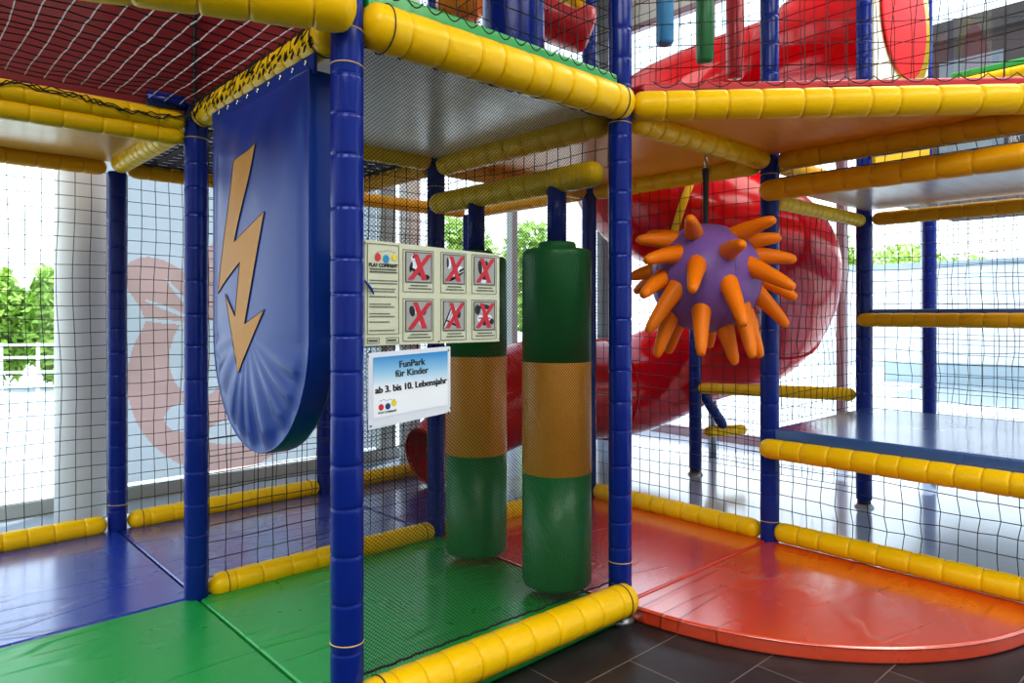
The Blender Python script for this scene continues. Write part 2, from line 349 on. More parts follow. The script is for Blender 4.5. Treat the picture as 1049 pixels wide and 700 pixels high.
# ------------------------------------------------------------------ decks
def slab(name, pts, z0, z1, mat, label, cat, bevel=0.006, parts=None, group=None):
    o = MB().prism(pts, z0, z1).build(name, M[mat], None, bevel); tag(o, label, cat, group); return o
e = 0.03
slab('play_deck', [(e,e),(A-e,e),(A-e,B-e),(e,B-e)], 2.045, 2.067, 'deckwhite', 'pale glossy deck board over the punching cylinders', 'deck')
slab('play_deck', [(A+e,e),(2*A-e,e),(2*A-e,B-e),(A+e,B-e)], 2.045, 2.067, 'deckorange', 'orange varnished deck board over the inner red mat', 'deck')
slab('play_deck', [(A+0.09,-e),(2*A-e,-B+0.05),(2*A-e,-e)], 2.045, 2.067, 'deckorange', 'triangular orange varnished deck board over the round red mat', 'deck')
slab('play_deck', [(-A,B+e),(-e,B+e),(-e,2*B-e),(-A,2*B-e)], 2.045, 2.067, 'deckgold', 'golden glossy deck board at upper left', 'deck')
slab('deck_mat', [(0.05,-0.035),(A-0.055,-0.035),(A-0.055,B-0.03),(0.05,B-0.03)], 2.068, 2.172, 'matgreen', 'green mat on the upper deck, only its edge showing', 'mat', 0.012)
slab('deck_mat', [(A+0.07,-0.06),(2*A-0.055,-B+0.04),(2*A-0.055,B-0.05),(A+0.07,B-0.05)], 2.068, 2.158, 'redroll', 'red mat on the upper deck above the long level beam', 'mat', 0.012)
slab('deck_mat', [(2*A+0.05,-B),(4*A,-B),(4*A,B-0.02),(2*A+0.05,B-0.02)], 2.30, 2.345, 'redroll', 'red mat on the far upper deck at the right', 'mat', 0.012) if False else None
# webbing deck (woven straps)
wb = empty('webbing_deck', (A/2, 1.5*B, 2.05), 'black woven strap deck beyond the second left post', 'webbing')
m = MB()
for k in range(15):
    y = B+0.06+k*(B-0.12)/14; m.box((0.03,y-0.028,2.05),(A-0.03,y+0.028,2.054))
m.build('long_straps', M['strap'], wb)
m = MB()
for k in range(13):
    x = 0.06+k*(A-0.12)/12; m.box((x-0.02,B+0.03,2.046),(x+0.02,2*B-0.03,2.0495))
m.build('cross_straps', M['strap'], wb)
# dark red walls of the upper left room
slab('wall_cushion', [(-A-0.6,B+0.05),(0.07,B+0.05),(0.07,B+0.09),(-A-0.6,B+0.09)], 2.07, 3.2, 'redwall', 'dark red wall above the left beam, facing the room', 'padded wall')
slab('wall_cushion', [(0.03,0.10),(0.07,0.10),(0.07,B+0.04),(0.03,B+0.04)], 2.10, 3.2, 'redwall', 'dark red wall above the beam with the lightning pad', 'padded wall')
tag(MB().tube([(0.0,B+0.02,2.1),(0.0,B+0.018,2.6),(0.0,B+0.02,3.2)],0.007,6).build('rope', M['net']), 'black rope standing in the corner of the dark red walls', 'rope')
tag(MB().lathe((-0.05,B-0.02,2.085),(-0.19,B+0.0,2.085),[(0,0.03),(0.14,0.03)],14).build('corner_pad', M['post']),'small blue pad in the corner under the dark red wall','pad')

# ------------------------------------------------------------------ nets
def strands(mb, O, U, V, nu, nv, r, wob, sag, seedv, keep=None, which='both'):
    O, U, V = Vector(O), Vector(U), Vector(V); N = U.cross(V).normalized(); rnd = random.Random(seedv)
    du, dv = U/nu, V/nv; f1, f2, f3 = rnd.uniform(0, 6), rnd.uniform(0, 6), rnd.uniform(0, 6)
    cell = min(du.length, dv.length)
    K = {}
    for a in range(nu+1):
        for b in range(nv+1):
            s, t = a/nu, b/nv; edge = min(1, 4*min(t, 1-t)+0.05)*min(1, 5*min(s, 1-s)+0.15)
            w = (math.sin(s*9+t*5+f1)*0.55+math.sin(t*13-s*4+f2)*0.35)*edge
            w2 = (math.sin(t*8+s*7+f3)*0.6+rnd.uniform(-.22, .22))*edge
            K[a,b] = O+U*s+V*t+du*(w*wob)+dv*(w2*wob*0.7)+N*(sag*w+rnd.uniform(-1, 1)*0.004)
    ok = keep or (lambda s, t: True)
    def run(pts):
        if len(pts) > 1: mb.tube(pts, r, 3, smooth=False)
    if which in ('both', 'v'):
        for a in range(nu+1):
            cur = []
            for b in range(nv+1):
                if ok(a/nu, b/nv): cur.append(K[a,b])
                else: run(cur); cur = []
            run(cur)
    if which in ('both', 'u'):
        for b in range(nv+1):
            cur = []
            for a in range(nu+1):
                if ok(a/nu, b/nv): cur.append(K[a,b])
                else: run(cur); cur = []
            run(cur)
ncount = [0]
def net(O, U, V, label, cell=0.072, r=0.0021, wob=0.22, sag=0.012, keep=None):
    ncount[0] += 1; U = Vector(U); V = Vector(V); nu = max(2, round(U.length/cell)); nv = max(2, round(V.length/cell))
    m = MB(); strands(m, O, U, V, nu, nv, r, wob, sag, ncount[0], keep)
    return tag(m.build('safety_net', M['net']), label, 'net', 'black safety nets of the play frame')
z0, z1 = 0.13, 1.99
net((0.05,B,z0),(A-0.1,0,0),(0,0,1.87),'black net between the green mat and the inner blue mat')
net((-A,2*B,0.14),(A-0.05,0,0),(0,0,1.85),'black net in front of the grey column at far left')
net((0.05,2*B,0.14),(A-0.1,0,0),(0,0,1.85),'black net in front of the pink window sticker')
net((A+0.05,2*B,0.14),(A-0.1,0,0),(0,0,1.85),'black net on the far side behind the signs')
net((2*A,0.05,0.14),(0,B-0.1,0),(0,0,1.83),'black net in front of the red tube slide')
net((2*A,-B-0.2,0.16),(0,B+0.15,0),(0,0,0.36),'low black net under the low blue platform')
net((2*A+0.05,0,0.66),(A-0.1,0,0),(0,0,1.12),'black net at the side between the platform post and ball post')
net((3*A,-B,1.22),(0,B-0.05,0),(0,0,0.58),'black net above the middle step beam')
net((3*A,-B,0.64),(0,B-0.05,0),(0,0,0.52),'black net between low platform and middle step beam')
net((4*A,-B-0.4,0.5),(0,B+0.35,0),(0,0,1.9),'farthest black net against the bright right windows')
net((3*A,0.05,0.12),(0,B-0.1,0),(0,0,0.55),'black net below the bar at the short post')
net((2*A,-B-0.2,1.93),(0,B+0.15,0),(0,0,0.07),'thin strip of black net above the top step') 
net((A,0.06,1.83),(0,B-0.1,0),(0,0,0.15),'strip of black net over the cylinder bar')
net((0.05,-0.0,2.14),(A-0.1,0,0),(0,0,1.0),'black net above the green deck edge')
net((A+0.05,-0.035,2.13),(A-0.06,-B+0.03,0),(0,0,1.3),'black net above the red deck edge',cell=0.085)
net((2*A,-B,2.17),(0,2*B-0.05,0),(0,0,1.3),'black net standing on the far side of the red deck')
net((A,0.05,2.17),(0,B-0.1,0),(0,0,1.2),'black net beside the upper blue roller')
def lacing(p, q, n, amp, label):
    p, q = Vector(p), Vector(q); pts = []
    for k in range(n*6+1):
        t = k/(n*6); c = p.lerp(q, t); pts.append(c+UP*(-amp*abs(math.sin(PI*n*t))))
    tag(MB().tube(pts, 0.0022, 4).build('lacing_cord', M['net']), label, 'cord')
lacing((A+0.06,-0.115,2.15),(2*A-0.08,-B-0.03,2.15),15,0.028,'black lacing cord in scallops along the red deck edge')
lacing((0.08,-0.068,2.16),(A-0.08,-0.068,2.16),15,0.028,'black lacing cord in scallops along the green deck edge')
# horizontal net under the red walls
hn = empty('ceiling_net', (-0.6,0.8,2.1), 'net stretched flat below the dark red walls at upper left', 'net')
m = MB(); kp = lambda s, t: (t*1.2) > 0.06+(1-s)*0.43-0.02
strands(m, (-A,0.02,2.075), (A-0.02,0,0), (0,B-0.06,0), 21, 19, 0.0024, 0.2, 0.012, 91, kp, 'u'); m.build('black_cords', M['net'], hn)
m = MB(); strands(m, (-A,0.02,2.075), (A-0.02,0,0), (0,B-0.06,0), 21, 19, 0.0024, 0.2, 0.012, 91, kp, 'v'); m.build('glint_cords', M['netw'], hn)  # these strands are whitened to carry the reflected light
m = MB(); rnd = random.Random(5)
for off in (0, 1, 2):
    pts = []
    for k in range(54):
        t = k/53; y = 0.1+t*(B-0.15); a = (k % 2)*1.5+0.4+rnd.uniform(-.3, .3)
        pts.append((-math.sin(a)*0.062, y, 2.04+math.cos(a)*0.064))
    m.tube(pts, 0.0024, 3, smooth=False)
for off in range(3):
    pts = [(-0.03-k*0.022, B-0.035-0.004*off-rnd.uniform(0, .008), 2.02+rnd.uniform(-.012, .018)-0.015*math.sin(k/5)) for k in range(54)]
    m.tube(pts, 0.0028, 3, smooth=False)
m.build('lacing_cord', M['net'], hn)

# fine mesh in front of the cylinders
def fine_net():
    m = MB(); x0, x1, zz0, zz1 = 0.045, A-0.035, 0.17, 2.0; r = 0.0008; y = 0.012
    for sl, sp in ((0.85, 0.0092), (-0.85, 0.0092)):       # two diagonal thread families
        c = zz0-abs(sl)*(x1-x0)-0.1
        stepc = sp*math.sqrt(1+sl*sl)
        while c < zz1+abs(sl)*(x1-x0)+0.1:
            # line z = c + sl*(x-x0)
            xa, xb = x0, x1
            za, zb = c, c+sl*(x1-x0)
            def cut(zc): return x0+(zc-c)/sl
            xs = sorted([cut(zz0), cut(zz1)]); a_, b_ = max(x0, xs[0]), min(x1, xs[1])
            if b_-a_ > 0.004:
                wz = lambda x: c+sl*(x-x0)
                m.tube([(a_, y, wz(a_)), (b_, y, wz(b_))], r, 3, smooth=False)
            c += stepc
    o = m.build('fine_mesh_net', M['finenet'])
    tag(o, 'fine dark mesh net filling the front bay behind the two signs', 'net')
    ed = MB(); 
    rn = random.Random(3)
    ed.tube([(x0+(x1-x0)*k/60, -0.0, zz0+0.018-0.02*k/60+rn.uniform(-.003,.003)) for k in range(61)], 0.0035, 4)
    ed.build('edge_cord', M['net'], o); ed = MB()
    ed.tube([(x0+(x1-x0)*k/60, 0.0, zz1+rn.uniform(-.003,.003)) for k in range(61)], 0.003, 4)
    ed.build('edge_cord', M['net'], o)
fine_net()

# ------------------------------------------------------------------ mats
def mat_slab(pts, mat, label, h=MT, bev=0.012, group=None):
    return tag(MB().prism(pts, 0.0, h).build('floor_mat', M[mat], None, bev), label, 'mat', group)
g = 0.004
mat_slab([(g,-0.02),(A-g,-0.02),(A-g,B-g),(g,B-g)], 'matgreen', 'green floor mat under the two hanging cylinders')
mat_slab([(-A-0.3,0.55),(-0.6,0.2),(-g,-0.02),(-g,B-g),(-A-0.3,B-g)], 'matgreen', 'green floor mat in the bottom left corner')
mat_slab([(-A-0.3,B+g),(-g,B+g),(-g,2*B-g),(-A-0.3,2*B-g)], 'matblue', 'bright blue floor mat at the left edge')
mat_slab([(g,B+g),(A-g,B+g),(A-g,2*B-g),(g,2*B-g)], 'matblue2', 'violet blue floor mat behind the lightning pad')
mat_slab([(A+g,B+g),(2*A-g,B+g),(2*A-g,2*B-g),(A+g,2*B-g)], 'matblue2', 'violet blue floor mat in front of the slide exit')
mat_slab([(A+g,g),(2*A-g,g),(2*A-g,B-g),(A+g,B-g)], 'matred', 'inner orange red floor mat behind the front corner post')
pts = [(2*A-g,-g)]+[(2*A-g+1.185*math.cos(t), -g+1.185*math.sin(t)) for t in [PI+k*PI/2/40 for k in range(41)]]
rm = mat_slab(pts, 'matred2', 'quarter round orange red floor mat at bottom right')
m = MB(); m.tube([(2*A-g+1.187*math.cos(t), -g+1.187*math.sin(t), MT-0.006) for t in [PI+0.01+k*(PI/2-.02)/60 for k in range(61)]], 0.0035, 6); m.build('piping', M['matred2'], rm)

# ------------------------------------------------------------------ platforms on the right
def platform(x0, x1, y0, y1, zt, th, label, under='steplight'):
    root = empty('step_platform', ((x0+x1)/2, (y0+y1)/2, zt), label, 'platform', 'blue topped step platforms')
    MB().box((x0,y0,zt-th),(x1,y1,zt)).build('blue_cover', M['stepblue'], root, 0.008)
    MB().box((x0+0.03,y0,zt-th-0.02),(x1-0.02,y1,zt-th-0.001)).build('board', M[under], root)
platform(2*A-0.02, 3*A-0.02, -B-0.2, -0.02, 0.642, 0.062, 'low blue topped platform at right')
platform(3*A+0.0, 4*A-0.05, -B-0.2, -0.05, 1.262, 0.03, 'middle blue topped step seen edge on')
platform(2*A+0.0, 3*A-0.02, -B-0.2, -0.02, 1.932, 0.03, 'top step platform with pale streaked underside')

# ------------------------------------------------------------------ lightning pad
XF = -0.05
def outline():
    pts = []; ya, yb = 0.155, 0.925; cy = (ya+yb)/2; hw = (yb-ya)/2; zc = 1.17; hz = 0.40
    top = lambda y: 1.955+0.0*(y-ya)
    for k in range(12): pts.append((yb-(yb-ya)*k/12, 1.955))        # top edge, from far to near
    for k in range(16): pts.append((ya, 1.955-(1.955-zc)*k/16))
    for k in range(48): t = PI+PI*k/48; pts.append((cy+hw*math.cos(t), zc+hz*math.sin(t)))
    for k in range(16): pts.append((yb, zc+(1.955-zc)*k/16))
    return pts
OUT = outline(); PC = Vector((0.54, 1.20))
def pad_relief(y, z):
    """outward bulge of the front cover (metres) with gathered folds at the round end"""
    dy, dz = y-0.54, z-1.17; hw, hz = 0.385, 0.40
    if dz < 0: rr = math.hypot(dy/hw, dz/hz); th = math.atan2(dz/hz, dy/hw)
    else: rr = abs(dy)/hw; th = 0 if dy > 0 else PI
    rim = 1-rr
    b = 0.028*(1-max(0, rr)**3)
    tz = min(1, max(0, (1.955-z)/0.15)); b *= tz
    amt = math.exp(-((rim-0.16)/0.36)**2)*min(1, max(0, (-dz+0.22)/0.35))
    fold = math.sin(th*19+1.4*math.sin(th*5))
    b += 0.0085*amt*fold
    if dz > 0: b += 0.004*math.sin(y*34+math.sin(z*3))*max(0, min(1, (z-1.5)/0.4))*tz
    return b
pad = empty('lightning_punch_pad', (0, 0.54, 1.2), 'large blue hanging pad with rounded bottom and gold lightning arrow', 'punch pad')
m = MB(); vs = []; NR = 26
mid = []
for (y, z) in OUT:
    base = Vector((0.54, min(1.85, max(1.17, z))))
    mid.append(base)
for k in range(NR+1):
    t = 1-(1-k/NR)**1.5
    for (y, z), b0 in zip(OUT, mid):
        yy = b0.x+(y-b0.x)*t; zz = b0.y+(z-b0.y)*t
        vs.append((XF+0.010-pad_relief(yy, zz)*min(1, (1-t)*8+0.0), yy, zz))
n = len(OUT)
fs = [(k*n+i, k*n+(i+1)%n, (k+1)*n+(i+1)%n, (k+1)*n+i) for k in range(NR) for i in range(n)]
m.add(vs, fs, True); m.build('front_cover', M['pad'], pad)
m = MB(); rings = [(XF+0.010, 1.0), (XF+0.016, 1.008), (XF+0.03, 1.012), (0.03, 1.012), (0.044, 1.008), (0.05, 1.0), (0.052, 0.97)]
vs = []
for x, s_ in rings:
    for (y, z) in OUT: vs.append((x, 0.54+(y-0.54)*s_, 1.5+(z-1.5)*(s_ if z < 1.9 else 1)))
m.add(vs, [(k*n+i, (k+1)*n+i, (k+1)*n+(i+1)%n, k*n+(i+1)%n) for k in range(len(rings)-1) for i in range(n)]+[tuple((len(rings)-1)*n+i for i in range(n))], True)
m.build('side_band', M['pad'], pad)
m = MB(); m.tube([(XF+0.012, 0.54+(y-0.54)*1.004, 1.5+(z-1.5)*1.004) for y, z in OUT[10:]], 0.004, 6); m.build('piping', M['pad'], pad)
# hem flap with rivets under the beam
m = MB(); m.box((XF+0.02,0.14,1.94),(XF+0.03,0.97,2.03)); m.build('hanging_flap', M['pad'], pad)
for k in range(9): MB().lathe((XF+0.02,0.19+k*0.088,1.985),(XF,0.19+k*0.088,1.985),[(0,0.009),(0.004,0.009),(0.006,0.004)],10).build('rivet', M['chrome'], pad)
BOLT = [(0.651,1.757),(0.463,1.789),(0.651,1.479),(0.402,1.558),(0.558,1.196),(0.402,1.244),(0.617,1.028),(0.74,1.302),(0.643,1.222),(0.600,1.406),(0.834,1.304)]
from mathutils.geometry import delaunay_2d_cdt
def inside(y, z, P_):
    c = False
    for k in range(len(P_)):
        (x1, y1), (x2, y2) = P_[k], P_[k-1]
        if (y1 > z) != (y2 > z) and y < (x2-x1)*(z-y1)/(y2-y1)+x1: c = not c
    return c
bp = []
for k in range(11):
    a_, b_ = BOLT[k], BOLT[(k+1) % 11]
    for t in range(12): bp.append(Vector((a_[0]+(b_[0]-a_[0])*t/12, a_[1]+(b_[1]-a_[1])*t/12)))
nb = len(bp); gp = [Vector((0.39+0.012*a_, 1.02+0.012*b_)) for a_ in range(40) for b_ in range(66)]
gp = [p_ for p_ in gp if inside(p_.x, p_.y, BOLT)]
res = delaunay_2d_cdt(bp+gp, [(k, (k+1) % nb) for k in range(nb)], [], 1, 1e-5)
bm = bmesh.new(); vv = [bm.verts.new((0, p_.x, p_.y)) for p_ in res[0]]
for f_ in res[2]:
    cy_ = sum(res[0][q].x for q in f_)/len(f_); cz2_ = sum(res[0][q].y for q in f_)/len(f_)
    if inside(cy_, cz2_, BOLT): bm.faces.new([vv[q] for q in f_])
for v in bm.verts:
    y, z = v.co.y, v.co.z
    # same fade as the cover mesh
    v.co.x = XF+0.010-pad_relief(y, z)-0.0022
me = bpy.data.meshes.new('lightning_arrow'); bm.to_mesh(me); bm.free(); me.materials.append(M['gold'])
for v in me.vertices: v.co -= pad.location
me.polygons.foreach_set('use_smooth', [True]*len(me.polygons))
bo = bpy.data.objects.new('lightning_arrow', me); col.objects.link(bo); bo.parent = pad
bo['label'] = 'gold lightning bolt with an arrow point'
m = MB(); m.tube([(XF+0.010-pad_relief(y,z)-0.0026, y, z) for (y,z) in [(BOLT[i][0]+(BOLT[(i+1)%11][0]-BOLT[i][0])*t/10, BOLT[i][1]+(BOLT[(i+1)%11][1]-BOLT[i][1])*t/10) for i in range(11) for t in range(10)]], 0.0010, 4, True)
m.build('stitching', M['navy'], pad)

# ------------------------------------------------------------------ punching cylinders
def punch(x, y, label, zt=1.50):
    root = empty('punching_cylinder', (x, y, 0.108), label, 'punching cylinder', 'hanging green and ochre punching cylinders'); R = 0.1447
    zb = 0.108; L = zt-zb
    c1, c2 = zb+L*0.335, zb+L*0.665
    MB().lathe((x,y,zb),(x,y,zt),[(0,R*0.90),(0.006,R*0.97),(0.018,R),(c1-zb,R)],40).build('lower_green_section', M['green'], root)
    MB().lathe((x,y,c1),(x,y,zt),[(0,R*0.998),(0.003,R*1.006),(c2-c1-0.003,R*1.006),(c2-c1,R*0.998)],40).build('ochre_section', M['ochre'], root)
    MB().lathe((x,y,c2),(x,y,zt+1),[(0,R),(zt-c2-0.03,R),(zt-c2-0.012,R*0.985),(zt-c2-0.002,R*0.93),(zt-c2,R*0.6),(zt-c2+0.002,R*0.56),(zt-c2+0.02,R*0.55),(zt-c2+0.03,R*0.5)],40).build('upper_green_section', M['green'], root)
    MB().lathe((x,y,zt+0.02),(x,y,1.80),[(0,0.04),(1.775-zt,0.04)],20).build('hanging_rod', M['post'], root)
    m = MB(); m.box((x-0.028,y-0.03,1.735),(x+0.028,y+0.03,1.785)); m.build('bracket', M['navy'], root)
punch(1.129, 0.26, 'nearer hanging punching cylinder, green with ochre middle, beside the corner post')
punch(1.135, 0.795, 'rear hanging punching cylinder, green with ochre middle, partly behind the signs', 1.50)

# ------------------------------------------------------------------ spiky ball
BC = cam_at(723, 285, 3.26); BR = 0.250
ball = empty('spiky_ball', BC, 'purple hanging ball covered with orange soft spikes', 'ball')
m = MB(); vs = []; NS, NL = 40, 24
for a in range(NL+1):
    ph = PI*a/NL
    for b in range(NS):
        th = 2*PI*b/NS; rr = BR*(1-0.010*(abs(math.cos(th*4))**30)) 
        vs.append(BC+Vector((math.sin(ph)*math.cos(th), math.sin(ph)*math.sin(th), math.cos(ph)))*rr)
m.add(vs, [(a*NS+b, (a+1)*NS+b, (a+1)*NS+(b+1)%NS, a*NS+(b+1)%NS) for a in range(NL) for b in range(NS)], True)
m.build('ball_body', M['purple'], ball)
m = MB()
for k in range(4):
    th = PI*k/4+0.3
    m.tube([BC+Vector((math.sin(p_)*math.cos(th), math.sin(p_)*math.sin(th), math.cos(p_)))*(BR+0.0002) for p_ in [2*PI*q/48 for q in range(48)]], 0.0016, 4, True)
m.build('seams', M['purple'], ball)
SP = [((360,315),(310,262)),((520,315),(603,262)),((580,335),(682,303)),((610,385),(738,385)),((460,385),(458,360)),((350,440),(300,508)),((555,440),(648,497)),((460,510),(472,622)),
      ((290,335),(168,316)),((290,390),(170,402)),((245,435),(160,440)),((250,475),(160,522)),((285,525),(188,648)),((375,595),(350,725)),((525,595),(537,735)),((610,535),(700,628)),
      ((630,470),(742,528)),((600,590),(632,642)),((290,610),(236,742)),((335,640),(308,748)),((485,655),(512,768)),((560,610),(606,742)),((632,425),(658,440))]
def spike(base, d, L=0.205):
    d = d.normalized(); dr = Vector((0, 0, -1)); pts = []; rs = []
    for k in range(9):
        t = k/8; pts.append(base-d*0.03+d*(L+0.03)*t+dr*(0.02*t*t)); rs.append(0.046*(1-t)+0.022*t)
    rs[-1] = 0.018; pts.append(pts[-1]+d*0.008); rs.append(0.009)
    MBx = MB(); MBx.tube(pts, rs, 14); n_ = 14
    MBx.f.append(tuple((len(pts)-1)*n_+k for k in range(n_))); MBx.sm.append(True)
    MBx.build('spike', M['orange'], ball)
front = []
for (bx, by), (tx, ty) in SP:
    x, y = (bx-430)/197, -(by-470)/200; q = math.hypot(x, y)
    if q > 0.985: x *= 0.985/q; y *= 0.985/q; q = 0.985
    c = math.sqrt(1-q*q)
    loc = Vector((x, y, c)); dx, dy = (tx-bx)/197*BR, -(ty-by)/200*BR; pl = math.hypot(dx, dy)
    dc = math.sqrt(max(0.0, 0.2**2-pl*pl))*(1 if q < 0.95 else 0.3)
    if (bx, by) in ((600,590),(632,425),(245,435),(335,640)): dc = -dc; loc.z = -0.35*1; loc.x*=0.93; loc.y*=0.93
    front.append((loc, Vector((dx, dy, dc))))
toW = lambda v: RT*v.x+UP*v.y-FW*v.z
for loc, d in front: spike(BC+toW(loc)*BR*0.97, toW(d), max(0.12, min(0.205, d.length)))
for loc, d in front:
    if loc.z > 0.35 and abs(loc.x) < 0.8: spike(BC+toW(Vector((-loc.x, loc.y, -loc.z)))*BR*0.97, toW(Vector((-d.x, d.y, -d.z))), 0.19)
hx, hy = BC.x, BC.y
st = empty('hanging_strap', (hx,hy,BC.z+BR), 'black strap with chrome hook holding the spiky ball', 'strap')
MB().tube([(hx,hy,BC.z+BR-0.01),(hx,hy,1.86),(hx,hy,1.90)],[0.012,0.014,0.018],10).build('strap_band', M['strap'], st)
m = MB(); m.tube([Vector((hx,hy,1.935))+Vector((0.011*math.cos(a),0,0.03*math.sin(a))) for a in [2*PI*k/16 for k in range(16)]], 0.003, 6, True)
m.tube([(hx,hy,1.955),(hx,hy,1.985)],0.004,6); m.build('hook', M['chrome'], st)

# ------------------------------------------------------------------ tube slide
def catmull(P_, n=8):
    out = []
    for i in range(len(P_)-1):
        p0 = P_[max(0,i-1)]; p1 = P_[i]; p2 = P_[i+1]; p3 = P_[min(len(P_)-1,i+2)]
        for k in range(n):
            t = k/n; out.append(0.5*((2*p1)+(p2-p0)*t+(2*p0-5*p1+4*p2-p3)*t*t+(3*p1-p0-3*p2+p3)*t**3))
    out.append(P_[-1]); return out
CP = [(800,64,5.9,.38),(735,86,6.2,.38),(668,118,6.1,.38),(640,166,5.4,.40),(664,203,4.95,.41),(735,228,4.75,.42),(790,258,5.0,.42),(800,303,5.4,.40),(772,345,5.8,.40),(712,366,6.0,.40),(640,396,5.85,.40),(532,404,5.15,.37),(460,455,4.85,.25),(437,469,4.72,.20)]
path = catmull([Vector((3.5*A+0.02,0.03,3.28,.38)),Vector((3.5*A+0.04,0.5,3.33,.38))]+[Vector((*cam_at(x,y,d),r)) for x,y,d,r in CP], 8)
pp = [Vector((v[0],v[1],v[2])) for v in path]; pr = [v[3] for v in path]
slide = empty('tube_slide', (3.7,1.4,0.0), 'big glossy red spiral tube slide behind the spiky ball', 'slide')
MB().tube(pp, pr, 36).build('tube', M['slide'], slide)
MB().tube(pp, [r-0.012 for r in pr], 36).build('tube_inside', M['slidein'], slide)
def flange(i, mat, nm, w=0.02, over=0.012, lab=None):
    d = (pp[min(i+1,len(pp)-1)]-pp[max(i-1,0)]).normalized(); r = pr[i]
    o = MB().lathe(pp[i]-d*w, pp[i]+d*w, [(0,r),(0.001,r+over),(2*w-0.001,r+over),(2*w,r)], 40, cap=False).build(nm, M[mat], slide)
    if lab: o['label'] = lab
flange(53, 'yellowpl', 'joint_band', 0.024, 0.014, 'yellow joint band')
flange(76, 'slide', 'joint_flange', 0.006, 0.012); flange(98, 'slide', 'joint_flange', 0.006, 0.012); flange(20, 'slide', 'joint_flange', 0.006, 0.01)
m = MB(); m.ring(pp[-1], pp[-1]-pp[-3], pr[-1]+0.002, 0.007); m.build('exit_lip', M['slide'], slide)
m = MB(); m.lathe((4.35,1.5,0),(4.35,1.5,0.6),[(0,0.03),(0.6,0.03)],12); m.build('support_leg', M['base'], slide)
# mouth panel
mp_ = empty('slide_entry_panel', (3.5*A,0,2.2), 'cream and yellow panel around the round red slide mouth, upper right', 'panel')
m = MB(); cx_, cz_, R1, R2 = 3.5*A+0.02, 3.28, 0.42, 0.9
N_ = 48; vs = []
for yv in (-0.02, 0.01):
    for k in range(N_):
        t = 2*PI*k/N_; c, s = math.cos(t), math.sin(t); q = min(0.52/max(1e-6,abs(c)), (0.8)/max(1e-6,abs(s)))
        vs += [(cx_+R1*0.98*c, yv, cz_+R1*0.98*s), (cx_+q*c, yv, cz_+q*s)]
fs = []
for k in range(N_):
    j = (k+1)%N_; a0, a1, b0, b1 = 2*k, 2*k+1, 2*j, 2*j+1; o_ = 2*N_
    fs += [(a0,a1,b1,b0),(a0+o_,b0+o_,b1+o_,a1+o_),(a0,b0,b0+o_,a0+o_),(a1,a1+o_,b1+o_,b1)]
m.add(vs, fs); m.build('cream_panel', M['cream'], mp_)
MB().lathe((cx_+0.07,-0.030,cz_),(cx_+0.07,0.02,cz_),[(0,0.45),(0.012,0.45)],48).build('yellow_ring', M['yellowpl'], mp_)
MB().box((cx_-0.52,-0.026,2.16),(cx_+0.52,0.012,2.47)).build('yellow_skirt', M['yellowpl'], mp_)
MB().lathe((cx_-0.02,-0.045,cz_),(cx_-0.02,0.1,cz_),[(0,0.40),(0.004,0.42),(0.012,0.42)],48).build('red_flap', M['slidein'], mp_)
tag(MB().lathe((4*A+0.0,0,2.17),(4*A,0,3.8),[(0,0.022),(1.6,0.022)],12).build('steel_pole', M['post']),'thin blue pole at the right of the slide mouth panel','pole')
beam((4*A,-0.15,2.92),(4*A,-B-0.2,2.92),0.045,'high yellow beam at the right edge under a green strip')
slab('deck_mat', [(4*A-0.03,-B-0.2),(4*A+0.6,-B-0.2),(4*A+0.6,-0.15),(4*A-0.03,-0.15)], 2.955, 3.0, 'matgreen', 'green mat strip high at the right edge', 'mat', 0.008)

# ------------------------------------------------------------------ upper level rollers and hanging sticks
def roll(p, q, r, mat, label, name='foam_roller', cat='roller', group=None):
    p, q = Vector(p), Vector(q); L = (q-p).length
    return tag(MB().lathe(p, q, [(0,r*0.4),(0.003,r*0.7),(0.012,r*0.88),(0.03,r*0.98),(0.045,r),(L-0.045,r),(L-0.03,r*0.98),(L-0.012,r*0.88),(L-0.003,r*0.7),(L,r*0.4)], 32).build(name, M[mat]), label, cat, group)
b0 = cam_at(526, 120, 3.12); roll((b0.x,b0.y,2.173),(b0.x,b0.y,3.1),0.138,'post','wide upright blue roller on the green upper deck','foam_roller')
roll(cam_at(500,-5,3.95),cam_at(606,33,3.95),0.128,'redroll','red foam roller high between blue roller and corner post')
roll(cam_at(452,-14,3.7),cam_at(497,0,3.7),0.14,'orangeroll','orange foam roller at the top, left of the blue roller')
roll(cam_at(572,-10,3.6),cam_at(596,0,3.5),0.05,'yellow','small yellow bar end at the top above the red roller','padded_bar','bar')
from_px = lambda x, y: None
def on_v(x, y, v):
    r = FW+RT*((x-524.5)/FPX)-UP*((y-322.73)/FPX); t = (v-CAM.y)/r.y; return CAM+r*t
for x, y, mt, lb in ((681,47,'cyan','cyan'),(722,65,'green','green'),(753,81,'redroll','red')):
    p = on_v(x, y, 0.3); d = (p-CAM).dot(FW)
    root = empty('hanging_stick', p, '%s foam stick hanging above the red deck edge'%lb, 'stick', 'coloured hanging foam sticks')
    r = 9*d/FPX
    MB().lathe(p, p+UP, [(0,r*0.5),(0.006,r*0.85),(0.02,r),(1.2,r)], 20).build('foam_stick', M[mt], root)

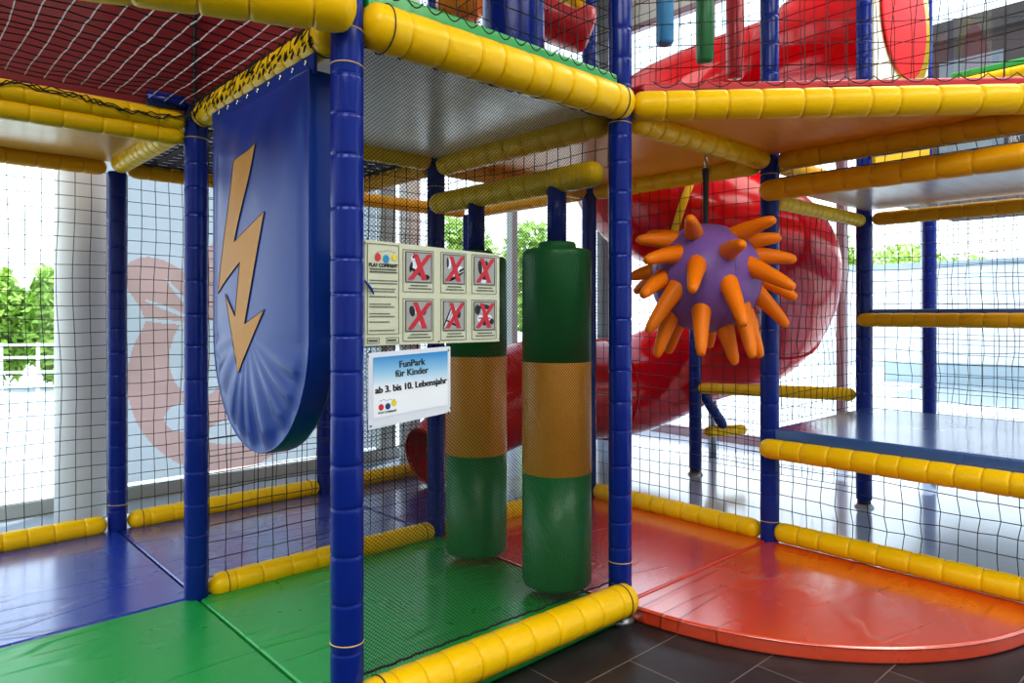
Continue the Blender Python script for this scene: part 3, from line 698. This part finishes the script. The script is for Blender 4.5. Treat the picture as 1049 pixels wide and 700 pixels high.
# ------------------------------------------------------------------ signs
def quad_y(mb, x0, z0_, x1, z1_, y, t=0.0008): mb.box((x0,y-t,z0_),(x1,y,z1_)); return mb
def text(s, x, z, size, y, mat, parent, name='lettering', align='CENTER', bold=0.0, rot=0.0, sx=1.0):
    cu = bpy.data.curves.new(name, 'FONT'); cu.body = s; cu.size = size; cu.align_x = align; cu.align_y = 'CENTER'; cu.extrude = 0.0003
    t = bpy.data.objects.new(name, cu); col.objects.link(t)
    dg = bpy.context.evaluated_depsgraph_get(); dg.update()
    me = bpy.data.meshes.new_from_object(t.evaluated_get(dg)); bpy.data.objects.remove(t)
    if bold:
        bm_ = bmesh.new()
        for k_ in range(-2, 3):
            t_ = me.copy(); t_.transform(Matrix.Translation((bold*k_*0.5, 0, 0.00001*k_))); bm_.from_mesh(t_)
            t_.transform(Matrix.Translation((0, bold*0.5, 0.00001))); bm_.from_mesh(t_)
        bm_.to_mesh(me); bm_.free()
    me.transform(Matrix.Translation((x, y, z)) @ Matrix.Rotation(rot, 4, 'Y') @ Matrix.Rotation(PI/2, 4, 'X') @ Matrix.Diagonal((sx,1,1,1)))
    me.transform(Matrix.Translation(-parent.location)); me.materials.clear(); me.materials.append(mat)
    o = bpy.data.objects.new(name, me); col.objects.link(o); o.parent = parent; return o
def frame(mb, x0, z0_, x1, z1_, w, y):
    quad_y(mb,x0,z0_,x1,z0_+w,y); quad_y(mb,x0,z1_-w,x1,z1_,y); quad_y(mb,x0,z0_,x0+w,z1_,y); quad_y(mb,x1-w,z0_,x1,z1_,y)
def subpart(mb, name, mat, parent, root):
    mb.v = [(v[0]-root.location.x, v[1]-root.location.y, v[2]-root.location.z) for v in mb.v]
    return mb.build(name, M[mat], parent)
SY = -0.012
sg = empty('rules_board', (0.308, SY, 1.29), 'ivory rules board with six crossed out pictures, on the fine net', 'sign')
X0, X1, Z0, Z1 = 0.050, 0.567, 1.137, 1.444
m = MB(); m.add([(X0,SY,Z0),(X1,SY,Z0+0.0),(X1,SY,Z1-0.014),(X0,SY,Z1),(X0,SY+0.004,Z0),(X1,SY+0.004,Z0),(X1,SY+0.004,Z1-0.014),(X0,SY+0.004,Z1)],[(0,1,2,3),(7,6,5,4),(0,4,5,1),(1,5,6,2),(2,6,7,3),(3,7,4,0)])
m.build('board', M['board'], sg)
YF = SY-0.0012
m = MB(); frame(m, 0.058, 1.170, 0.166, 1.434, 0.0012, YF)
frame(m, 0.058, 1.143, 0.098, 1.160, 0.001, YF); frame(m, 0.122, 1.143, 0.166, 1.160, 0.001, YF)
cols = [(0.180,0.293),(0.321,0.423),(0.446,0.552)]
rows = [(1.296,1.424),(1.147,1.276)]
cells = []
for (a0, a1) in cols:
    for (b0_, b1_) in rows:
        frame(m, a0, b0_, a1, b1_, 0.0012, YF); cells.append((a0+0.010, b0_+0.030, a1-0.008, b1_-0.007))
m.build('ruled_frames', M['inkline'], sg)
pics = []
for c in cells:
    m = MB(); quad_y(m, *c, YF); pc = m.build('picture', M['grey'], sg); pics.append(pc)
    mf = MB(); frame(mf, c[0]-0.001, c[1]-0.001, c[2]+0.001, c[3]+0.001, 0.0022, YF-0.0006); subpart(mf, 'picture_border', 'ink', pc, sg)
def blob(mb, cx, cz, rx, rz, y, rot=0, n=14):
    c, s = math.cos(rot), math.sin(rot); vs = [(cx+rx*math.cos(t)*c-rz*math.sin(t)*s, y, cz+rx*math.cos(t)*s+rz*math.sin(t)*c) for t in [2*PI*k/n for k in range(n)]]
    mb.add(vs, [tuple(range(n))])
blk, wht, crs, dot = MB(), MB(), MB(), MB()
rnd = random.Random(12)
poses = [
 [('w',.3,.8,.10,.12,0),('k',.36,.86,.12,.06,.3),('w',.32,.55,.10,.2,.3),('k',.5,.3,.38,.07,-.45),('k',.78,.18,.13,.10,0),('w',.62,.3,.12,.06,-.3),('k',.2,.5,.05,.2,-.2)],
 [('w',.25,.7,.10,.22,.1),('k',.2,.72,.05,.2,0),('k',.62,.25,.36,.05,.5),('w',.8,.5,.12,.14,0),('k',.85,.48,.13,.05,.5),('k',.3,.15,.2,.07,.2),('w',.5,.4,.08,.18,-.4)],
 [('k',.28,.62,.09,.28,.1),('w',.5,.6,.14,.25,-.2),('k',.5,.3,.2,.14,0),('w',.45,.14,.12,.1,0),('k',.62,.75,.06,.15,.5)],
 [('k',.24,.66,.10,.2,.2),('w',.38,.72,.09,.16,0),('k',.5,.45,.5,.07,.85),('k',.7,.65,.08,.14,-.3),('w',.6,.3,.09,.18,.2)],
 [('w',.25,.5,.04,.5,-.45),('k',.18,.45,.03,.5,-.45),('w',.34,.4,.03,.45,-.45),('k',.7,.6,.1,.2,.2),('w',.62,.7,.07,.1,0),('k',.4,.25,.3,.04,-.4)],
 [('k',.5,.82,.24,.10,0),('w',.48,.68,.13,.12,0),('k',.16,.72,.12,.2,0),('w',.3,.4,.14,.16,.4),('w',.72,.4,.15,.16,-.4),('k',.5,.28,.14,.14,0),('k',.85,.3,.1,.12,.3),('k',.5,.42,.3,.03,0)]]
order = [0, 3, 1, 4, 2, 5]
for idx, c in enumerate(cells):
    blk, wht, crs = MB(), MB(), MB()
    w, h = c[2]-c[0], c[3]-c[1]
    if h < 0: pass
    for (kd, px_, pz_, rx, rz, ro) in poses[order[idx]]:
        blob(blk if kd == 'k' else wht, c[0]+px_*w, c[1]+pz_*h, rx*w*1.1, rz*h*0.9, YF-(0.0013 if kd == 'k' else 0.0012), ro)
    bw = 0.105*w
    for sgn in (1, -1):
        p0 = (c[0]+w*(0.17 if sgn > 0 else 0.72), c[1]+h*0.08); p1 = (c[0]+w*(0.92 if sgn > 0 else 0.36), c[1]+h*0.95)
        yy = YF-0.0018-(0.0002 if sgn > 0 else 0)
        crs.add([(p0[0]-bw,yy,p0[1]),(p0[0]+bw,yy,p0[1]),(p1[0]+bw*0.9,yy,p1[1]),(p1[0]-bw*0.9,yy,p1[1])],[(0,1,2,3)])
    subpart(blk, 'figure_black', 'ink', pics[idx], sg); subpart(wht, 'figure_white', 'white', pics[idx], sg); subpart(crs, 'red_cross', 'xred', pics[idx], sg)  # black and white printed shapes of the figures
for cx2, mt, zz in ((0.093,'dotred',1.395),(0.121,'dotblue',1.391),(0.150,'dotyellow',1.397)):
    m = MB(); blob(m, cx2, zz, 0.0105 if mt != 'dotyellow' else .008, 0.0125 if mt != 'dotyellow' else .010, YF-0.0006, 0, 20); m.build('logo_dot', M[mt], sg)
m = MB()
for k in range(6): blob(m, 0.093+0.011*k, 1.416-0.002*abs(k-3), 0.0045, 0.0008, YF-0.0006, 0.3*(-1)**k)
m.build('logo_wave', M['inkline'], sg)
text('PLAY COMPANY', 0.112, 1.371, 0.0155, YF-0.0003, M['ink'], sg, bold=0.0007, sx=0.85)
lines = [(1.360,'Sport und Spielanlagen'),(1.352,'Bewegung macht Kindern Spass'),(1.327,'Benutzung nur mit Socken'),(1.319,'und ohne scharfe Teile'),(1.303,'Kinder bitte stets'),(1.295,'beaufsichtigen lassen'),(1.280,'Danke'),
         (1.258,'Eltern haften'),(1.250,'fuer ihre Kinder'),(1.230,'Benutzung auf'),(1.222,'eigene Gefahr'),(1.206,'Bitte beachten'),(1.181,'Viel Spass')]
for z, _ in lines[:2]:
    m = MB()
    x = 0.066
    while x < 0.157: w_ = rnd.uniform(0.004, 0.010); quad_y(m, x, z-0.002, min(0.159, x+w_), z+0.002, YF-0.0002); x += w_+0.0015
    m.build('print_line', M['inkline'], sg)
for z, _ in lines[2:]:
    m = MB()
    x = 0.066; xe = 0.16-rnd.uniform(0, 0.03)
    while x < xe: w_ = rnd.uniform(0.003, 0.008); quad_y(m, x, z-0.0014, min(0.16, x+w_), z+0.0014, YF-0.0002); x += w_+0.0022
    m.build('print_line', M['inkline'], sg)
for i_, c in enumerate(cells):
    m = MB()
    for zz, ins in ((c[1]-0.010, 0.014), (c[1]-0.019, 0.004)):
        x = c[0]+ins+rnd.uniform(0, .01)
        while x < c[2]-ins: w_ = rnd.uniform(0.003, 0.008); quad_y(m, x, zz-0.0016, min(c[2], x+w_), zz+0.0016, YF-0.0002); x += w_+0.0018
    m.build('caption', M['inkline'], sg)
for xa in (0.062, 0.126):
    m = MB(); quad_y(m, xa, 1.149, xa+0.03, 1.154, YF-0.0002); m.build('print_line', M['inkline'], sg)
m = MB()
for (x, z) in ((0.055,1.44),(0.563,1.426),(0.563,1.141),(0.308,1.137)): m.tube([(x-0.004,SY-0.004,z-0.006),(x,SY+0.012,z),(x+0.006,SY-0.004,z+0.007)],0.0018,5)
m.build('tie_knots', M['ink'], sg)

s2 = empty('age_notice', (0.21, SY, 1.01), 'white and blue FunPark age notice below the rules board', 'sign')
c4 = [(0.062,0.893),(0.360,0.918),(0.360,1.127),(0.062,1.116)]
def shear(x): return (x-0.062)/0.298*0.011
m = MB(); m.add([(x,SY,z) for x,z in c4]+[(x,SY+0.003,z) for x,z in c4], [(0,1,2,3),(7,6,5,4),(0,4,5,1),(1,5,6,2),(2,6,7,3),(3,7,4,0)]); m.build('board', M['white'], s2)
m = MB(); m.add([(0.078,YF,0.925),(0.348,YF,0.943),(0.348,YF,1.113),(0.078,YF,1.102)],[(0,1,2,3)]); m.build('print', M['signgrad'], s2)
text('FunPark', 0.213, 1.080, 0.0285, YF-0.0005, M['ink'], s2, bold=0.0009, rot=-0.05)
text('für Kinder', 0.213, 1.053, 0.0285, YF-0.0005, M['ink'], s2, bold=0.0009, rot=-0.05)
text('ab 3. bis 10. Lebensjahr', 0.214, 1.012, 0.0275, YF-0.0005, M['ink'], s2, bold=0.0013, rot=-0.055)
for cx2, mt, zz in ((0.104,'dotred',0.956),(0.127,'dotnavy',0.957),(0.148,'dotyellow',0.965)):
    m = MB(); blob(m, cx2, zz, 0.009, 0.0095, YF-0.0008, 0, 20); m.build('logo_dot', M[mt], s2)
m = MB()
for k in range(5): blob(m, 0.103+0.011*k, 0.975+0.002*(k%2), 0.0045, 0.0008, YF-0.0008, 0.3*(-1)**k)
m.build('logo_wave', M['inkline'], s2)
text('PLAY COMPANY', 0.126, 0.9405, 0.0085, YF-0.0006, M['ink'], s2, bold=0.0003, rot=-0.05)
m = MB()
for (x, z) in ((0.066,1.113),(0.356,1.122),(0.356,0.925),(0.066,0.897)): m.tube([(x-0.006,SY-0.004,z-0.008),(x,SY+0.01,z),(x+0.004,SY-0.004,z+0.008)],0.0022,5)
m.build('tie_knots', M['ink'], s2)
tag(MB().tube([(0.046,-0.02,1.325),(0.058,-0.022,1.31),(0.066,-0.024,1.30),(0.075,-0.02,1.287)],[.003,.004,.004,.002],6).build('blue_string', M['pad']),'short blue string tied at the left edge of the rules board','string')

# ------------------------------------------------------------------ room
WL, WR, WF, WB, CE = 3.35, 5.15, -7.0, -6.5, 4.6
struct(MB().box((WB,WF,-0.1),(WR+0.1,WL+0.1,0)).build('floor', M['tile']))
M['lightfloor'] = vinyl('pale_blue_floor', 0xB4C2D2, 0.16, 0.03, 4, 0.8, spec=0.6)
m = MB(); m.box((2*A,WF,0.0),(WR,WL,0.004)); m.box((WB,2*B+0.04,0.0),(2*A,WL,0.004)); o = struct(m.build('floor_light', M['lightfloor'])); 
struct(MB().box((WB,WF,CE),(WR+0.1,WL+0.1,CE+0.1)).build('ceiling', M['plaster']))
struct(MB().box((WB,WL,4.2),(WR+0.1,WL+0.1,CE)).build('wall_left', M['plaster']))
struct(MB().box((WR,WF,4.35),(WR+0.1,WL,CE)).build('wall_right', M['plaster']))
m = MB(); m.box((WB,WF-0.1,0),(WR+0.1,WF,CE)); struct(m.build('wall_front', M['plaster']))
m = MB(); m.box((WB-0.1,WF,0),(WB,WL,CE)); struct(m.build('wall_back', M['plaster']))
def window(n, axis, c, a0, a1, zt, mull=(), mat='frame', w=0.035):
    fr = MB()
    def bx(p0, p1, z0_, z1_, d0=-0.05, d1=0.03):
        if axis == 'v': fr.box((p0,c+d0,z0_),(p1,c+d1,z1_))
        else: fr.box((c+d0,p0,z0_),(c+d1,p1,z1_))
    bx(a0, a1, 0, 0.095); bx(a0, a1, zt-0.06, zt); 
    for q in (a0, a1-2*w): bx(q, q+2*w, 0.095, zt-0.06)
    for q in mull: bx(q-w, q+w, 0.095, zt-0.06)
    o = struct(fr.build('window_%d'%n, M[mat]))
    g_ = MB()
    if axis == 'v': g_.add([(a0+w,c+0.0,0.095),(a1-w,c+0.0,0.095),(a1-w,c+0.0,zt-0.06),(a0+w,c+0.0,zt-0.06)],[(0,1,2,3)])
    else: g_.add([(c,a0+w,0.095),(c,a1-w,0.095),(c,a1-w,zt-0.06),(c,a0+w,zt-0.06)],[(0,1,2,3)])
    g_.build('pane', M['glass'], o); return o
window(1, 'v', WL, WB, 0.0, 4.2, (-4.3,-2.2))
window(2, 'v', WL, 0.0, 2.25, 4.2)
window(3, 'v', WL, 2.25, 5.15, 4.2, (3.7,))
window(4, 'u', WR, 0.745, 3.35, 4.35, (2.0,), 'mullion', 0.015)
window(5, 'u', WR, -3.4, 0.74, 4.35, (), 'mullion', 0.015)
window(6, 'u', WR, WF, -3.4, 4.35, (-5.2,))
# frosted film and abstract sticker on window_2
tag(MB().box((0.09,WL-0.014,0.12),(2.15,WL-0.010,2.6)).build('frosted_film', M['film']), 'pale frosted film covering the window behind the pink sticker', 'film')
stk = empty('window_sticker', (0.95,WL-0.02,0.8), 'large faded pink round window sticker with petals', 'sticker')
m = MB(); ys = WL-0.020
HOLES = ((0.72,0.93,0.20,0.28,0),(0.62,0.52,0.13,0.10,0),(1.3,0.7,0.25,0.16,.3),(1.05,0.40,0.30,0.10,.1),(1.25,1.08,0.2,0.16,0),(0.55,1.25,0.2,0.014,-.4),(0.62,1.32,0.2,0.014,-.9),(0.5,1.18,.15,.012,-.1),(0.9,1.3,.2,.014,1.2))
def stick_on(x, z):
    dx, dz = x-0.95, z-0.79; r = math.hypot(dx, dz); a = math.atan2(dz, dx)
    lim = 0.69 if dz < 0.35 else 0.69+0.34*abs(math.cos((a-PI/2)*4.5))*min(1, (dz-0.35)/0.3)
    if r > lim: return False
    for (hx_, hz_, rx, rz, ro) in HOLES:
        ex, ez = x-hx_, z-hz_; c, q = math.cos(ro), math.sin(ro); u_, w_ = ex*c+ez*q, -ex*q+ez*c
        if (u_/rx)**2+(w_/rz)**2 < 1: return False
    return True
st_ = 0.0085
for iz in range(215):
    z = 0.1+iz*st_; run0 = None
    for ix in range(210):
        x = 0.22+ix*st_
        if stick_on(x, z):
            if run0 is None: run0 = x
        elif run0 is not None:
            m.add([(run0-st_/2,ys,z-st_/2),(x-st_/2,ys,z-st_/2),(x-st_/2,ys,z+st_/2),(run0-st_/2,ys,z+st_/2)],[(0,1,2,3)]); run0 = None
m.build('pink_print', M['pink'], stk)
def column(x, y, r, mat, label):
    tag(MB().lathe((x,y,0),(x,y,CE),[(0,r),(CE,r)],32).build('round_column', M[mat]), label, 'column')
column(-0.06, 3.04, 0.135, 'column', 'pale grey round column by the window at far left')
column(2.26, 3.0, 0.085, 'column', 'grey round column glimpsed above the signs')
column(4.86, 3.12, 0.09, 'columndark', 'dark grey column in the far room corner')

# ------------------------------------------------------------------ outside
m = MB(); m.box((-40,WL+0.12,-0.12),(60,60,-0.05)); m.box((WR+0.12,-40,-0.12),(60,WL+0.12,-0.05)); m.box((-40,-40,-0.12),(WR+0.12,WF-0.12,-0.05)); m.box((-40,WF-0.12,-0.12),(WB-0.12,WL+0.12,-0.05))
o = m.build('ground', M['terrace']); struct(o); o.name = 'floor_terrace'
def tree(cx2, cy2, w, d, h, zb, label, nleaf=2600, size=0.10, trunk=True):
    root = empty('leafy_tree', (cx2,cy2,0), label, 'tree', 'trees outside the windows'); rn = random.Random(int(cx2*10)+5)
    m = MB()
    for _ in range(nleaf):
        while True:
            x, y, z = rn.uniform(-1,1), rn.uniform(-1,1), rn.uniform(-1,1)
            if x*x+y*y+z*z < 1 and x*x+y*y+z*z > 0.15: break
        p = Vector((cx2+x*w, cy2+y*d, zb+(h-zb)*(0.5+z*0.5)+0.10*math.sin(x*9)))
        a = Vector((rn.uniform(-1,1),rn.uniform(-1,1),rn.uniform(-1,1))).normalized(); b = a.orthogonal().normalized(); s = size*rn.uniform(.6,1.3)
        m.add([p-a*s, p-b*s*0.5, p+a*s, p+b*s*0.5], [(0,1,2,3)])
    m.build('foliage', M['leaf'], root)
    if trunk: MB().lathe((cx2,cy2,-0.05),(cx2,cy2,h),[(0,0.09),(zb+(h-zb)*0.6,0.05)],10).build('trunk', M['trunk'], root)
def px(x, d): q = CAM+FW*d+RT*((x-524.5)/FPX*d); return q.x, q.y
for i_, (x, w, h) in enumerate(((-66,0.56,2.3),(-2,0.56,2.0),(60,0.52,2.15),(128,0.58,1.95),(200,0.6,2.0))):
    a, b_ = px(x, 12.5); tree(a, b_, w, 0.6, h, 0.05, ['bright green tree outside, beyond the left frame edge','bright green tree outside at the left edge','bright green tree outside just left of the grey column','green tree outside behind the second left post','green tree outside behind the frosted window'][i_])
for i_, (x, d, w, h, zb) in enumerate(((545,15,0.7,3.2,0.8),(470,15,0.8,3.3,1.4),(925,25,1.45,3.7,1.8),(856,26,0.7,4.3,1.8),(985,29,1.4,3.6,2.0))):
    a, b_ = px(x, d); tree(a, b_, w, w, h, zb, ['green tree outside, seen between the two cylinders','green tree outside, seen above the rules board','low green treetops outside right of the ball post','narrow green tree outside beside the rose grey mullion','pale distant treetop outside at the right'][i_], 1200, 0.13)
# railing at the left outside
rl = empty('white_railing', (*px(20,9.5),0), 'white terrace railing outside in front of the left trees', 'railing')
p0, p1 = Vector((*px(-200,9.0),0)), Vector((*px(112,9.8),0)); m = MB()
for z in (0.25,0.45,0.65,0.82): m.tube([p0+UP*z, p1+UP*z], 0.018, 6)
m.build('rails', M['rail'], rl); m = MB()
for k in range(9): q = p0.lerp(p1, k/8); m.tube([q-UP*0.05, q+UP*0.85], 0.022, 6)
m.build('uprights', M['rail'], rl)
# buildings outside right
fb = empty('grey_brown_building', (12.6,-2,0), 'grey brown building with dark roof edge outside at upper right', 'building')
MB().box((12.2,-9,3.2),(16,2.9,5.75)).build('upper_facade', M['facade'], fb); MB().box((12.0,-9,5.72),(16.2,3.0,6.02)).build('roof_edge', M['facadetrim'], fb)
for yy in (1.6, 0.4, -1.2): MB().box((12.14,yy-0.45,3.7),(12.2,yy+0.45,5.4)).build('window_frame', M['columndark'], fb)
for yy in (2.4,-2.4,-8.0): MB().lathe((12.6,yy,-0.05),(12.6,yy,3.2),[(0,0.08),(3.3,0.08)],10).build('support', M['frame'], fb)
tag(MB().box((13.5,-9,-0.05),(13.8,3.4,0.34)).build('low_parapet', M['parapet']), 'low pale parapet wall across the terrace at right', 'wall')
pv = empty('low_white_building', (20,-2,0), 'low pale flat roofed building far outside at right', 'building')
MB().box((18,-9,-0.05),(22,6.6,2.35)).build('wall', M['rail'], pv)
MB().box((17.8,-9,2.35),(22,6.8,2.5)).build('roof', M['parapet'], pv)

# ------------------------------------------------------------------ light
w = bpy.data.worlds.new('sky'); bpy.context.scene.world = w; w.use_nodes = True; nt = w.node_tree; bg = nt.nodes['Background']
tc = nt.nodes.new('ShaderNodeTexCoord'); sp = nt.nodes.new('ShaderNodeSeparateXYZ'); nt.links.new(tc.outputs['Generated'], sp.inputs[0])
rp = nt.nodes.new('ShaderNodeValToRGB'); rp.color_ramp.elements[0].position = 0.0; rp.color_ramp.elements[0].color = (0.95,0.98,1.0,1); rp.color_ramp.elements[1].position = 0.9; rp.color_ramp.elements[1].color = (0.55,0.75,1.0,1)
nt.links.new(sp.outputs[2], rp.inputs[0]); nt.links.new(rp.outputs[0], bg.inputs[0]); bg.inputs[1].default_value = 2.5
def area(name, loc, rot, sx, sy, energy, color=(1,1,1)):
    l = bpy.data.lights.new(name, 'AREA'); l.shape = 'RECTANGLE'; l.size = sx; l.size_y = sy; l.energy = energy; l.color = color
    o = bpy.data.objects.new(name, l); o.location = loc; o.rotation_euler = rot; col.objects.link(o); return o
area('fill_light', (-2.6,-3.2,4.5), (0,0,0), 3.0, 3.0, 230, (1,0.97,0.92))  # unseen fill lamps, added under the ceiling to brighten the interior
area('fill_light', (1.5,-4.0,4.5), (0,0,0), 3.0, 2.0, 140, (1,0.97,0.92))
area('fill_light', (-4.5,1.0,4.5), (0,0,0), 3.0, 2.0, 110, (1,0.97,0.92))
area('fill_light', (3.9,-1.0,4.5), (0,0,0), 2.0, 3.0, 100, (1,0.97,0.92))

sl = bpy.data.lights.new('sun', 'SUN'); sl.energy = 4.5; sl.angle = 0.02; so = bpy.data.objects.new('sun', sl); col.objects.link(so); so.rotation_euler = Vector((-0.22,-0.12,-1)).to_track_quat('-Z','Y').to_euler()
# ------------------------------------------------------------------ camera
cd = bpy.data.cameras.new('camera'); cam = bpy.data.objects.new('camera', cd); col.objects.link(cam)
cam.location = CAM; cam.rotation_euler = (PI/2, 0, YAW-PI/2)
cd.sensor_fit = 'HORIZONTAL'; cd.sensor_width = 36; cd.lens = FPX/1049*36; cd.shift_x = 0.0; cd.shift_y = (322.73-350)/1049; cd.clip_end = 200
sc = bpy.context.scene; sc.camera = cam
sc.view_settings.view_transform = 'Standard'; sc.view_settings.look = 'None'; sc.view_settings.exposure = 0.12; sc.view_settings.gamma = 0.86
sc.cycles.use_denoising = True; sc.cycles.max_bounces = 8; sc.cycles.diffuse_bounces = 4; sc.cycles.glossy_bounces = 4; sc.cycles.transparent_max_bounces = 16
sc.cycles.sample_clamp_indirect = 6
